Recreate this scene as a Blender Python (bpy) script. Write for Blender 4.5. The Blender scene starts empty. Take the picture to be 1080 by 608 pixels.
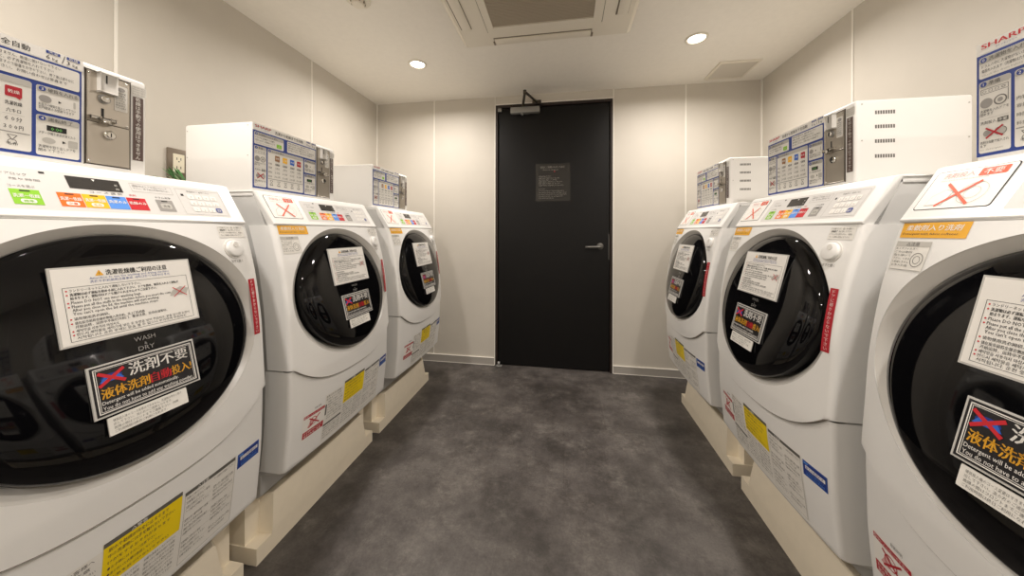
import bpy, bmesh, math, random
from mathutils import Vector, Matrix
S = bpy.context.scene
COL = S.collection
PI = math.pi
random.seed(7)
F_PX, CY, YAW, ROLL = 340.0, 245.1, 0.16135, -0.00238
EYE = 1.085

# ------------------------------------------------------------ camera, world, exposure
cam = bpy.data.objects.new('camera', bpy.data.cameras.new('camera'))
COL.objects.link(cam)
cam.data.sensor_fit = 'HORIZONTAL'
cam.data.sensor_width = 36.0
cam.data.lens = F_PX / 1080.0 * 36.0
cam.data.shift_y = -(304.0 - CY) / 1080.0
cam.data.clip_start = 0.02
cam.matrix_world = Matrix.Translation((0, 0, EYE)) @ Matrix.Rotation(YAW, 4, 'Z') @ Matrix.Rotation(PI / 2, 4, 'X') @ Matrix.Rotation(-ROLL, 4, 'Z')
S.camera = cam
wd = bpy.data.worlds.new('world')
S.world = wd
wd.use_nodes = True
wd.node_tree.nodes['Background'].inputs[0].default_value = (1.0, 0.9, 0.78, 1)
wd.node_tree.nodes['Background'].inputs[1].default_value = 0.02
S.view_settings.view_transform = 'Standard'
S.view_settings.look = 'None'
S.view_settings.gamma = 1.0
S.view_settings.use_curve_mapping = False
S.view_settings.exposure = 0.0
LAMP_COL = (1.0, 0.928, 0.86)
LAMP_W = 12.3
LAMP_SPREAD = 164

# ------------------------------------------------------------ materials
def srgb(h):
    c = [int(h[i:i + 2], 16) / 255 for i in (0, 2, 4)]
    return tuple((x / 12.92 if x <= 0.04045 else ((x + 0.055) / 1.055) ** 2.4) for x in c) + (1,)
MATS = {}
def mat(name, hexc, rough=0.5, metal=0.0, spec=0.5, emit=None, noise=0.0, nscale=20.0, bump=0.0, coat=0.0):
    m = bpy.data.materials.new(name)
    m.use_nodes = True
    nt = m.node_tree
    b = nt.nodes['Principled BSDF']
    col = srgb(hexc)
    b.inputs['Base Color'].default_value = col
    b.inputs['Roughness'].default_value = rough
    b.inputs['Metallic'].default_value = metal
    b.inputs['Specular IOR Level'].default_value = spec
    b.inputs['Coat Weight'].default_value = coat
    if emit:
        b.inputs['Emission Color'].default_value = emit[0]
        b.inputs['Emission Strength'].default_value = emit[1]
    if noise or bump:
        tc = nt.nodes.new('ShaderNodeTexCoord')
        n = nt.nodes.new('ShaderNodeTexNoise')
        n.inputs['Scale'].default_value = nscale
        n.inputs['Detail'].default_value = 5
        nt.links.new(tc.outputs['Object'], n.inputs['Vector'])
        if noise:
            r = nt.nodes.new('ShaderNodeValToRGB')
            lo = tuple(c * (1 - noise) for c in col[:3]) + (1,)
            hi = tuple(min(1, c * (1 + noise)) for c in col[:3]) + (1,)
            r.color_ramp.elements[0].color = lo
            r.color_ramp.elements[0].position = .3
            r.color_ramp.elements[1].color = hi
            r.color_ramp.elements[1].position = .7
            nt.links.new(n.outputs['Fac'], r.inputs['Fac'])
            nt.links.new(r.outputs['Color'], b.inputs['Base Color'])
        if bump:
            bp = nt.nodes.new('ShaderNodeBump')
            bp.inputs['Strength'].default_value = bump
            bp.inputs['Distance'].default_value = 0.002
            nt.links.new(n.outputs['Fac'], bp.inputs['Height'])
            nt.links.new(bp.outputs['Normal'], b.inputs['Normal'])
    MATS[name] = m
    return m
mat('wall', 'cfc9be', .6, noise=.02, nscale=6, bump=.05)
mat('joint', 'f0ece3', .4)
mat('ceiling', 'f1ece2', .8, noise=.015, nscale=40)
mat('base', 'aaa59e', .5)
mat('white', 'eeedea', .32, coat=.2)
mat('offwhite', 'dedbd5', .4)
mat('case', 'eeece8', .38)
mat('cream', 'f3e8d2', .45, noise=.02, nscale=30)
mat('face', 'd9d7d4', .35)
mat('bgrey', '9b9894', .35)
mat('black', '121213', .3)
mat('ink', '1b1a1a', .6)
mat('grey_ink', '6b6864', .6)
mat('light_ink', 'a9a6a0', .6)
mat('paper', 'efece6', .45)
mat('label', 'e6e3dc', .45)
mat('label_grey', 'bdbab3', .5)
mat('dark_grey', '5f5d58', .5)
mat('laminate', 'c9c7c2', .15)
mat('glass_black', '08080a', .045, spec=.32)
mat('lens_dark', '16171b', .03, spec=.55)
mat('sign_black', '201e20', .3)
mat('silver', 'd6d3cd', .28)
mat('red', 'c8202c', .45)
mat('crimson', 'b3182a', .45)
mat('orange', 'f07020', .45)
mat('signal_orange', 'e5501f', .45)
mat('amber', 'e9ac2c', .45)
mat('yellow', 'f2d40f', .45)
mat('gold', 'f5bc1c', .45)
mat('blue', '2c66c8', .45)
mat('sky', '5a94e6', .45)
mat('navy', '27408f', .4)
mat('deep_blue', '1c3688', .4)
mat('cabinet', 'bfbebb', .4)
mat('vent_pale', 'd3ccbf', .6)
mat('green', '8cc832', .45)
mat('brown', '5d4a45', .45)
mat('tan', '9c7350', .45)
mat('pinkish', 'd9a9a6', .5)
mat('steel', 'b9b1a5', .38, metal=.7)
mat('steel_dark', '5a544c', .35, metal=.8)
mat('chrome', 'd5d3cf', .12, metal=1)
mat('gap', '8d867c', .6)
mat('handle', '6f6d69', .35, metal=.6)
mat('alu', '9b9a97', .4, metal=.5)
mat('door_black', '0b0a0a', .45, spec=.3, noise=.08, nscale=3)
mat('door_frame', '2a1f1b', .4)
mat('ac', 'e6dfd0', .45)
mat('ac_grille', 'b5aa98', .6)
mat('ac_slot', '857b6c', .6)
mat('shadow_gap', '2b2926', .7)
mat('plate_brown', '7d7163', .35, metal=.3)
mat('ivory', 'eee6cf', .4)
mat('leaf', '3f7a38', .5, noise=.25, nscale=60)
mat('leaf_pale', '9db38b', .5)
mat('terracotta', 'cfc8ba', .6)
mat('lamp', 'ffffff', .5, emit=((1, .92, .8, 1), 9.0))
mat('display', '3d3b39', .18)
mat('led', '7bd36a', .5)

def floor_mat():
    m = bpy.data.materials.new('floor_vinyl')
    m.use_nodes = True
    nt = m.node_tree
    b = nt.nodes['Principled BSDF']
    tc = nt.nodes.new('ShaderNodeTexCoord')
    def noise(scale, det, rough, off=0.0):
        mp = nt.nodes.new('ShaderNodeMapping')
        mp.inputs['Location'].default_value = (off, off * .7, 0)
        nt.links.new(tc.outputs['Object'], mp.inputs['Vector'])
        n = nt.nodes.new('ShaderNodeTexNoise')
        n.inputs['Scale'].default_value = scale
        n.inputs['Detail'].default_value = det
        n.inputs['Roughness'].default_value = rough
        nt.links.new(mp.outputs['Vector'], n.inputs['Vector'])
        return n
    def ramp(src, stops):
        r = nt.nodes.new('ShaderNodeValToRGB')
        els = r.color_ramp.elements
        els[0].position, els[1].position = stops[0][0], stops[-1][0]
        els[0].color, els[1].color = srgb(stops[0][1]), srgb(stops[-1][1])
        for p, c in stops[1:-1]:
            e = els.new(p); e.color = srgb(c)
        nt.links.new(src, r.inputs['Fac'])
        return r.outputs['Color']
    def mix(kind, fac, a, c):
        x = nt.nodes.new('ShaderNodeMix'); x.data_type = 'RGBA'; x.blend_type = kind
        if isinstance(fac, float): x.inputs[0].default_value = fac
        else: nt.links.new(fac, x.inputs[0])
        nt.links.new(a, x.inputs[6]); nt.links.new(c, x.inputs[7])
        return x.outputs[2]
    # concrete look sheet: a soft base, paler trowelled patches, dark stains, fine grain
    base = ramp(noise(2.6, 10, .68).outputs['Fac'], [(.40, '4a4643'), (.50, '5d5855'), (.60, '6e6965')])
    pale = ramp(noise(5.5, 12, .74, 3.1).outputs['Fac'], [(.475, '000000'), (.545, '808080'), (.64, 'd0d0d0')])
    palec = ramp(noise(30, 6, .7, 1.3).outputs['Fac'], [(.35, '6f6a65'), (.65, '918b85')])
    c = mix('MIX', pale, base, palec)
    dark = ramp(noise(7.5, 12, .76, 7.7).outputs['Fac'], [(.49, '000000'), (.56, '909090'), (.66, 'd0d0d0')])
    darkc = ramp(noise(30, 4, .7, 5.0).outputs['Fac'], [(.3, '37322f'), (.7, '48433f')])
    c = mix('MIX', dark, c, darkc)
    fine = noise(120, 5, .7)
    grain = ramp(fine.outputs['Fac'], [(.25, 'c4c4c4'), (.75, 'ffffff')])
    c = mix('MULTIPLY', .8, c, grain)
    br = nt.nodes.new('ShaderNodeTexBrick')
    br.offset = 0.5
    br.inputs['Color1'].default_value = srgb('ffffff'); br.inputs['Color2'].default_value = srgb('f0efee'); br.inputs['Mortar'].default_value = srgb('e6e5e4')
    br.inputs['Scale'].default_value = 1.0; br.inputs['Mortar Size'].default_value = .0012; br.inputs['Brick Width'].default_value = .4572; br.inputs['Row Height'].default_value = .4572
    nt.links.new(tc.outputs['Object'], br.inputs['Vector'])
    c = mix('MULTIPLY', 1.0, c, br.outputs['Color'])
    nt.links.new(c, b.inputs['Base Color'])
    b.inputs['Roughness'].default_value = .42
    b.inputs['Specular IOR Level'].default_value = .35
    bp = nt.nodes.new('ShaderNodeBump'); bp.inputs['Strength'].default_value = .08; bp.inputs['Distance'].default_value = .002
    nt.links.new(fine.outputs['Fac'], bp.inputs['Height'])
    nt.links.new(bp.outputs['Normal'], b.inputs['Normal'])
    MATS['floor'] = m
floor_mat()

# ------------------------------------------------------------ mesh helpers
def link(name, me, parent=None):
    o = bpy.data.objects.new(name, me)
    COL.objects.link(o)
    if parent:
        o.parent = parent
    return o
def empty(name, loc=(0, 0, 0), rz=0.0):
    o = bpy.data.objects.new(name, None)
    o.empty_display_size = .05
    COL.objects.link(o)
    o.location = loc
    o.rotation_euler = (0, 0, rz)
    return o
def tag(o, label, cat, group=None):
    o['label'] = label
    o['category'] = cat
    if group:
        o['group'] = group
    return o
def struct(o):
    o['kind'] = 'structure'
    return o
class MB:
    """collects shapes into one mesh"""
    def __init__(s):
        s.v = []; s.f = []; s.m = []; s.names = []; s.sm = []
    def mi(s, name):
        if name not in s.names:
            s.names.append(name)
        return s.names.index(name)
    def add(s, vs, fs, m, smooth=False):
        o = len(s.v); i = s.mi(m)
        s.v += [tuple(v) for v in vs]
        for f in fs:
            s.f.append(tuple(o + k for k in f)); s.m.append(i); s.sm.append(smooth)
    def bm(s, bm, m, smooth=False, mx=None):
        bm.verts.ensure_lookup_table(); bm.verts.index_update()
        vs = [(mx @ v.co if mx else v.co)[:] for v in bm.verts]
        s.add(vs, [[v.index for v in f.verts] for f in bm.faces], m, smooth)
        bm.free()
    def box(s, a, b, m, bev=0.0, seg=2, smooth=False):
        bm = bmesh.new()
        bmesh.ops.create_cube(bm, size=1)
        for v in bm.verts:
            v.co = Vector([(a[i] + b[i]) / 2 + v.co[i] * (b[i] - a[i]) for i in range(3)])
        if bev:
            bmesh.ops.bevel(bm, geom=bm.edges[:], offset=bev, segments=seg, profile=.5, affect='EDGES')
        s.bm(bm, m, smooth)
    def prism(s, pts, axis, a, b, m, bev=0.0, seg=2, smooth=False):
        """polygon pts (2d) extruded along axis from a to b; remaining axes in cyclic order of xyz"""
        oth = [i for i in range(3) if i != axis]
        bm = bmesh.new()
        def mk(c):
            r = []
            for p in pts:
                q = [0, 0, 0]; q[axis] = c; q[oth[0]] = p[0]; q[oth[1]] = p[1]
                r.append(bm.verts.new(q))
            return r
        A = mk(a); B = mk(b); n = len(pts)
        bm.faces.new(A); bm.faces.new(B[::-1])
        for i in range(n):
            bm.faces.new((A[i], B[i], B[(i + 1) % n], A[(i + 1) % n]))
        bmesh.ops.recalc_face_normals(bm, faces=bm.faces[:])
        if bev:
            bmesh.ops.bevel(bm, geom=bm.edges[:], offset=bev, segments=seg, profile=.5, affect='EDGES')
        s.bm(bm, m, smooth)
    def cyl(s, p, q, r, m, r2=None, n=24, smooth=True, bev=0.0):
        p = Vector(p); q = Vector(q); d = q - p
        bm = bmesh.new()
        bmesh.ops.create_cone(bm, cap_ends=True, segments=n, radius1=r, radius2=r if r2 is None else r2, depth=d.length)
        if bev:
            bmesh.ops.bevel(bm, geom=[e for e in bm.edges if all(len(f.verts) == 4 or True for f in e.link_faces) and any(len(f.verts) > 4 for f in e.link_faces)], offset=bev, segments=2, profile=.5, affect='EDGES')
        mx = Matrix.Translation((p + q) / 2) @ d.to_track_quat('Z', 'Y').to_matrix().to_4x4()
        s.bm(bm, m, smooth, mx)
    def tube(s, pts, r, m, n=10):
        pts = [Vector(p) for p in pts]
        vs = []; fs = []
        for i, p in enumerate(pts):
            t = (pts[min(i + 1, len(pts) - 1)] - pts[max(i - 1, 0)]).normalized()
            up = Vector((0, 0, 1)) if abs(t.z) < .95 else Vector((1, 0, 0))
            a = t.cross(up).normalized(); b = t.cross(a)
            rr = r[i] if isinstance(r, (list, tuple)) else r
            for k in range(n):
                an = 2 * PI * k / n
                vs.append(p + rr * (math.cos(an) * a + math.sin(an) * b))
        for i in range(len(pts) - 1):
            for k in range(n):
                fs.append((i * n + k, i * n + (k + 1) % n, (i + 1) * n + (k + 1) % n, (i + 1) * n + k))
        fs.append(tuple(range(n))); fs.append(tuple((len(pts) - 1) * n + k for k in range(n))[::-1])
        s.add(vs, fs, m, True)
    def build(s, name, parent=None, angle=None):
        me = bpy.data.meshes.new(name)
        me.from_pydata(s.v, [], s.f)
        for n in s.names:
            me.materials.append(MATS[n])
        for p, i, sm in zip(me.polygons, s.m, s.sm):
            p.material_index = i
            p.use_smooth = sm
        me.update()
        if angle:
            for p in me.polygons:
                p.use_smooth = True
            me.set_sharp_from_angle(angle=math.radians(angle))
        return link(name, me, parent)

# text glyphs --------------------------------------------------
_G = {}
_tc = bpy.data.curves.new('text_source', 'FONT')
_to = bpy.data.objects.new('text_source', _tc)
COL.objects.link(_to)
def glyphs(txt, bold=0.0, res=1):
    k = (txt, bold, res)
    if k not in _G:
        _tc.body = txt
        _tc.resolution_u = res
        _tc.offset = bold
        dg = bpy.context.evaluated_depsgraph_get()
        dg.update()
        me = bpy.data.meshes.new_from_object(_to.evaluated_get(dg))
        vs = [(v.co.x, v.co.y) for v in me.vertices]
        fs = [tuple(p.vertices) for p in me.polygons]
        bpy.data.meshes.remove(me)
        xs = [v[0] for v in vs] or [0]; ys = [v[1] for v in vs] or [0]
        _G[k] = (vs, fs, min(xs), max(xs), min(ys), max(ys))
    return _G[k]

class Lab(MB):
    """printed sheet: 2d art (s,t) laid on a surface fn(s,t,h)"""
    def __init__(s, fn, h0=.0008, dh=.0004):
        super().__init__(); s.fn = fn; s.h0 = h0; s.dh = dh
    def P(s, x, y, l):
        return s.fn(x, y, s.h0 + l * s.dh)
    def rect(s, a, b, c, d, m, l=0, step=None):
        nx = max(1, int(math.ceil(abs(c - a) / step))) if step else 1
        ny = max(1, int(math.ceil(abs(d - b) / step))) if step else 1
        vs = [s.P(a + (c - a) * i / nx, b + (d - b) * j / ny, l) for j in range(ny + 1) for i in range(nx + 1)]
        fs = [(j * (nx + 1) + i, j * (nx + 1) + i + 1, (j + 1) * (nx + 1) + i + 1, (j + 1) * (nx + 1) + i) for j in range(ny) for i in range(nx)]
        s.add(vs, fs, m)
    def poly(s, pts, m, l=0):
        s.add([s.P(x, y, l) for x, y in pts], [tuple(range(len(pts)))], m)
    def rr(s, a, b, c, d, r, m, l=0, n=4):
        pts = []
        for (cx, cy, a0) in ((c - r, d - r, 0), (a + r, d - r, 90), (a + r, b + r, 180), (c - r, b + r, 270)):
            for k in range(n + 1):
                an = math.radians(a0 + 90 * k / n)
                pts.append((cx + r * math.cos(an), cy + r * math.sin(an)))
        s.poly(pts, m, l)
    def ell(s, cx, cy, rx, ry, m, l=0, n=18):
        s.poly([(cx + rx * math.cos(2 * PI * k / n), cy + ry * math.sin(2 * PI * k / n)) for k in range(n)], m, l)
    def ring(s, cx, cy, rx, ry, th, m, l=0, n=18):
        vs = []
        for k in range(n):
            a = 2 * PI * k / n
            vs.append(s.P(cx + rx * math.cos(a), cy + ry * math.sin(a), l))
            vs.append(s.P(cx + (rx - th) * math.cos(a), cy + (ry - th) * math.sin(a), l))
        s.add(vs, [(2 * k, (2 * k + 2) % (2 * n), (2 * k + 3) % (2 * n), 2 * k + 1) for k in range(n)], m)
    def frame(s, a, b, c, d, th, m, l=0, step=None):
        s.rect(a, b, c, b + th, m, l, step); s.rect(a, d - th, c, d, m, l, step)
        s.rect(a, b, a + th, d, m, l, step); s.rect(c - th, b, c, d, m, l, step)
    def line(s, p, q, th, m, l=0, n=1):
        dx, dy = q[0] - p[0], q[1] - p[1]
        L = math.hypot(dx, dy) or 1
        nx, ny = -dy / L * th / 2, dx / L * th / 2
        for k in range(n):
            a, b = k / n, (k + 1) / n
            A = (p[0] + dx * a, p[1] + dy * a); B = (p[0] + dx * b, p[1] + dy * b)
            s.poly([(A[0] - nx, A[1] - ny), (B[0] - nx, B[1] - ny), (B[0] + nx, B[1] + ny), (A[0] + nx, A[1] + ny)], m, l)
    def cross(s, cx, cy, rx, ry, th, m, l=0, n=1):
        s.line((cx - rx, cy - ry), (cx + rx, cy + ry), th, m, l, n)
        s.line((cx - rx, cy + ry), (cx + rx, cy - ry), th, m, l + .5, n)
    def text(s, txt, x, y, size, m, l=1, w=None, bold=0.0, al='L', shear=0.0, res=1):
        vs, fs, x0, x1, y0, y1 = glyphs(txt, 0.0, res)
        if not vs:
            return
        if bold:                     # heavier strokes: the glyphs once more, a hair to either side
            for dx in (-bold * size, bold * size):
                s.text(txt, x + dx, y, size, m, l, w, 0.0, al, shear, res)
            return
        k = size
        kx = w / (x1 - x0) if w else k
        W_ = (x1 - x0) * kx
        ox = x - (W_ / 2 if al == 'C' else W_ if al == 'R' else 0)
        s.add([s.P(ox + (vx - x0) * kx + shear * vy * k, y + vy * k, l) for vx, vy in vs], fs, m)
    def vtext(s, txt, x, ytop, ybot, size, m, l=1, bold=0.0):
        n = len(txt); st = (ytop - ybot) / n
        for i, ch in enumerate(txt):
            s.text(ch, x, ytop - (i + .82) * st, size, m, l, bold=bold, al='C')
    def sheet(s, a, b, c, d, t, m):
        """edges of a thin slab whose top is layer 0"""
        top = [s.P(*p, 0) for p in ((a, b), (c, b), (c, d), (a, d))]
        bot = [s.fn(p[0], p[1], s.h0 - t) for p in ((a, b), (c, b), (c, d), (a, d))]
        s.add(top + bot, [(0, 1, 2, 3)] + [(i, i + 4, (i + 1) % 4 + 4, (i + 1) % 4) for i in range(4)] + [(7, 6, 5, 4)], m)

# ------------------------------------------------------------ room
XL, XR, YB, YF, H = -1.61, 1.40, 2.575, -1.7, 2.188
def slab(name, a, b, m):
    k = MB(); k.box(a, b, m)
    return struct(k.build(name))
slab('floor', (XL - .1, YF - .1, -.1), (XR + .1, YB + .3, 0), 'floor')
slab('ceiling', (XL - .1, YF - .1, H), (XR + .1, YB + .3, H + .1), 'ceiling')
wl = slab('wall_left', (XL - .1, YF, 0), (XL, YB + .1, H), 'wall')
wr = slab('wall_right', (XR, YF, 0), (XR + .1, YB + .1, H), 'wall')
slab('wall_front', (XL, YF - .1, 0), (XR, YF, H), 'wall')
DX0, DX1, DT = -.556, .366, 2.118
k = MB()
k.box((XL, YB, 0), (DX0, YB + .1, H), 'wall'); k.box((DX1, YB, 0), (XR, YB + .1, H), 'wall'); k.box((DX0, YB, DT), (DX1, YB + .1, H), 'wall')
wb = struct(k.build('wall_back'))
# white joint strips between the wall panels
def strip(name, a, b):
    q = MB(); q.box(a, b, 'joint', .001, 1)
    return struct(q.build(name))
n = 0
for y in (-.912, .006, .924, 1.842):
    n += 1; strip('trim_%d' % n, (XL, y - .005, .06), (XL + .003, y + .005, H))
for y in (-.917, .001, .919, 1.837):
    n += 1; strip('trim_%d' % n, (XR - .003, y - .005, .06), (XR, y + .005, H))
for x, w in ((-1.084, .005), (.889, .005)):
    n += 1; strip('trim_%d' % n, (x - w, YB - .003, .06), (x + w, YB, H))
n += 1; strip('trim_%d' % n, (XL, YB - .010, .0), (XL + .010, YB, H))
n += 1; strip('trim_%d' % n, (XR - .010, YB - .010, .0), (XR, YB, H))
# door surround strips
for a, b in (((DX0 - .008, YB - .006, 0), (DX0, YB, H)), ((DX1, YB - .006, 0), (DX1 + .008, YB, H)), ((DX0, YB - .006, DT), (DX1, YB, DT + .009))):
    n += 1; strip('trim_%d' % n, a, b)
def baseboard(name, a, b):
    q = MB()
    q.box(a, b, 'base', .001, 1)
    ax = [i for i in (0, 1) if b[i] - a[i] > .1][0]
    lo = list(a); hi = list(b); hi[2] = a[2] + .004
    g = .0015
    for z0, z1 in ((.0, .005), (.0575, .0615)):
        lo = [a[0] - (g if ax == 1 else 0), a[1] - (g if ax == 0 else 0), z0]
        hi = [b[0] + (g if ax == 1 else 0), b[1] + (g if ax == 0 else 0), z1]
        if ax == 0: hi[1] = b[1]
        q.box(lo, hi, 'joint')
    return struct(q.build(name))
baseboard('baseboard_back', (XL, YB - .008, 0), (DX0 - .008, YB, .06))
baseboard('baseboard_back_right', (DX1 + .008, YB - .008, 0), (XR, YB, .06))
baseboard('baseboard_left', (XL, YF, 0), (XL + .008, YB - .01, .06))
baseboard('baseboard_right', (XR - .008, YF, 0), (XR, YB - .01, .06))

# ------------------------------------------------------------ the door
YD = YB + .012                       # face of the leaf
dr = empty('door_1', ((DX0 + DX1) / 2, YB, 0)); struct(dr)
def part(mb, name, root, angle=None, off=None):
    """build in world coordinates, then parent keeping place"""
    o = mb.build(name, None, angle)
    L = Vector(off if off else root.location)
    R = Matrix.Rotation(root.rotation_euler[2], 4, 'Z')
    o.data.transform((Matrix.Translation(L) @ R).inverted())
    o.parent = root
    return o
q = MB()
q.box((DX0, YB - .004, 0), (DX0 + .018, YB + .09, DT), 'door_frame', .002)
q.box((DX1 - .018, YB - .004, 0), (DX1, YB + .09, DT), 'door_frame', .002)
q.box((DX0 + .018, YB - .004, DT - .022), (DX1 - .018, YB + .09, DT), 'door_frame', .002)
part(q, 'door_frame', dr)
q = MB(); q.box((DX0 + .021, YD, .006), (DX1 - .021, YD + .04, DT - .025), 'door_black', .002)
part(q, 'door_leaf', dr)
# lever handle
hz = EYE - .112
q = MB()
q.cyl((.274, YD + .001, hz + .004), (.274, YD - .008, hz + .004), .025, 'handle', bev=.002)
part(q, 'handle_rose', dr, 40)
q = MB()
q.tube([(.274, YD - .006, hz), (.274, YD - .040, hz), (.268, YD - .050, hz), (.255, YD - .053, hz), (.20, YD - .053, hz - .001), (.158, YD - .050, hz - .002)], [.010, .010, .0105, .010, .0095, .008], 'handle', 12)
part(q, 'lever', dr)
q = MB()
q.box((DX1 - .030, YD - .002, hz - .10), (DX1 - .0225, YD + .002, hz + .10), 'handle', .0008)
part(q, 'strike_plate', dr)
# hydraulic closer with its folding arm, top pivot hinge and floor pivot
q = MB()
q.box((-.430, YD - .046, EYE + .952), (-.196, YD, EYE + 1.000), 'alu', .006, 3)
q.box((-.345, YD - .040, EYE + .938), (-.325, YD - .012, EYE + .953), 'alu', .002)
part(q, 'door_closer', dr, 40)
q = MB()
ez = EYE + 1.020
q.cyl((-.330, YD - .025, EYE + 1.0), (-.330, YD - .025, ez + .006), .011, 'steel_dark')
def flatarm(mb, a, b, w, h, m):
    a = Vector(a); b = Vector(b); d = (b - a).normalized(); s = Vector((-d.y, d.x, 0)).normalized() * w
    u = Vector((0, 0, h))
    vs = [a - s - u, a + s - u, b + s - u, b - s - u, a - s + u, a + s + u, b + s + u, b - s + u]
    mb.add(vs, [(0, 3, 2, 1), (4, 5, 6, 7), (0, 1, 5, 4), (1, 2, 6, 5), (2, 3, 7, 6), (3, 0, 4, 7)], m)
flatarm(q, (-.330, YD - .025, ez), (-.290, YD - .235, ez + .004), .009, .004, 'steel_dark')
flatarm(q, (-.290, YD - .235, ez + .013), (-.215, YB - .012, ez + .013), .009, .004, 'steel_dark')
q.cyl((-.290, YD - .235, ez - .005), (-.290, YD - .235, ez + .024), .012, 'steel_dark')
q.box((-.255, YB - .028, ez + .000), (-.185, YB - .004, ez + .028), 'steel_dark', .002)
part(q, 'closer_arm', dr)
q = MB(); q.box((DX0 + .016, YD - .016, DT - .052), (DX0 + .050, YD + .002, DT - .024), 'alu', .003)
part(q, 'top_pivot', dr)
q = MB()
q.cyl((DX0 + .034, YB - .020, .001), (DX0 + .034, YB - .020, .038), .010, 'alu')
q.box((DX0 + .012, YB - .034, .0005), (DX0 + .060, YB - .004, .010), 'alu', .002)
part(q, 'floor_pivot', dr)

# ------------------------------------------------------------ washer shape functions (u right, w out, z from eye level)
def pchip(pts):
    pts = sorted(pts)
    xs = [p[0] for p in pts]; ys = [p[1] for p in pts]; n = len(xs)
    h = [xs[i + 1] - xs[i] for i in range(n - 1)]; dl = [(ys[i + 1] - ys[i]) / h[i] for i in range(n - 1)]
    m = [dl[0]] + [0 if dl[i - 1] * dl[i] <= 0 else 2 / (1 / dl[i - 1] + 1 / dl[i]) for i in range(1, n - 1)] + [dl[-1]]
    def f(x):
        if x <= xs[0]: return ys[0] + m[0] * (x - xs[0])
        if x >= xs[-1]: return ys[-1] + m[-1] * (x - xs[-1])
        i = max(j for j in range(n - 1) if xs[j] <= x)
        t = (x - xs[i]) / h[i]
        return (ys[i] * (1 + 2 * t) * (1 - t) ** 2 + h[i] * m[i] * t * (1 - t) ** 2 + ys[i + 1] * t * t * (3 - 2 * t) + h[i] * m[i + 1] * t * t * (t - 1))
    return f
EDGE = pchip([(.027, 0.), (-.05, .022), (-.13, .041), (-.29, .063), (-.45, .070), (-.6, .068), (-.79, .052)])
BULGE = pchip([(.027, .004), (-.1, .020), (-.4, .030), (-.6, .024), (-.79, .012)])
def W(u, z):
    return EDGE(z) + BULGE(z) * (1 - min(1, (u / .29) ** 2))
def WF(u, z):                            # the upper panel flares out a little towards its lower edge
    return W(u, z) + .0065 * max(0, min(1, (-.335 - z) / .15)) ** 2
def seam(u):
    a = abs(u)
    return -.455 if a >= .285 else -.541 + .086 * (a / .285) ** 3.2
ZB = .905                                # washer base below eye level
def wl_(u, w, z):                        # to the washer's own axes
    return (u, -w, z + ZB)
def fn_front(u, z, h):
    e = .002
    n = Vector((-(W(u + e, z) - W(u - e, z)) / (2 * e), -1, 0))
    gz = (W(u, z + e) - W(u, z - e)) / (2 * e)
    # outward normal in (u, w, z): (-dW/du, 1, -dW/dz)
    v = Vector((n.x, 1, -gz)).normalized()
    return wl_(u + v.x * h, W(u, z) + v.y * h, z + v.z * h)
def fn_kick(u, z, h):
    x = fn_front(u, z, h - .004)
    return x
SL = .62
_nl = math.hypot(1, SL)
def fn_slope(u, z, h):
    return wl_(u, -(z - .027) * SL + h / _nl, z + h * SL / _nl)
def doorplane(z):
    return .0505 + (-.08 - z) * .245
def fn_door(u, z, h):
    return wl_(u, doorplane(z) + h * .971, z + h * .238)

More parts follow.
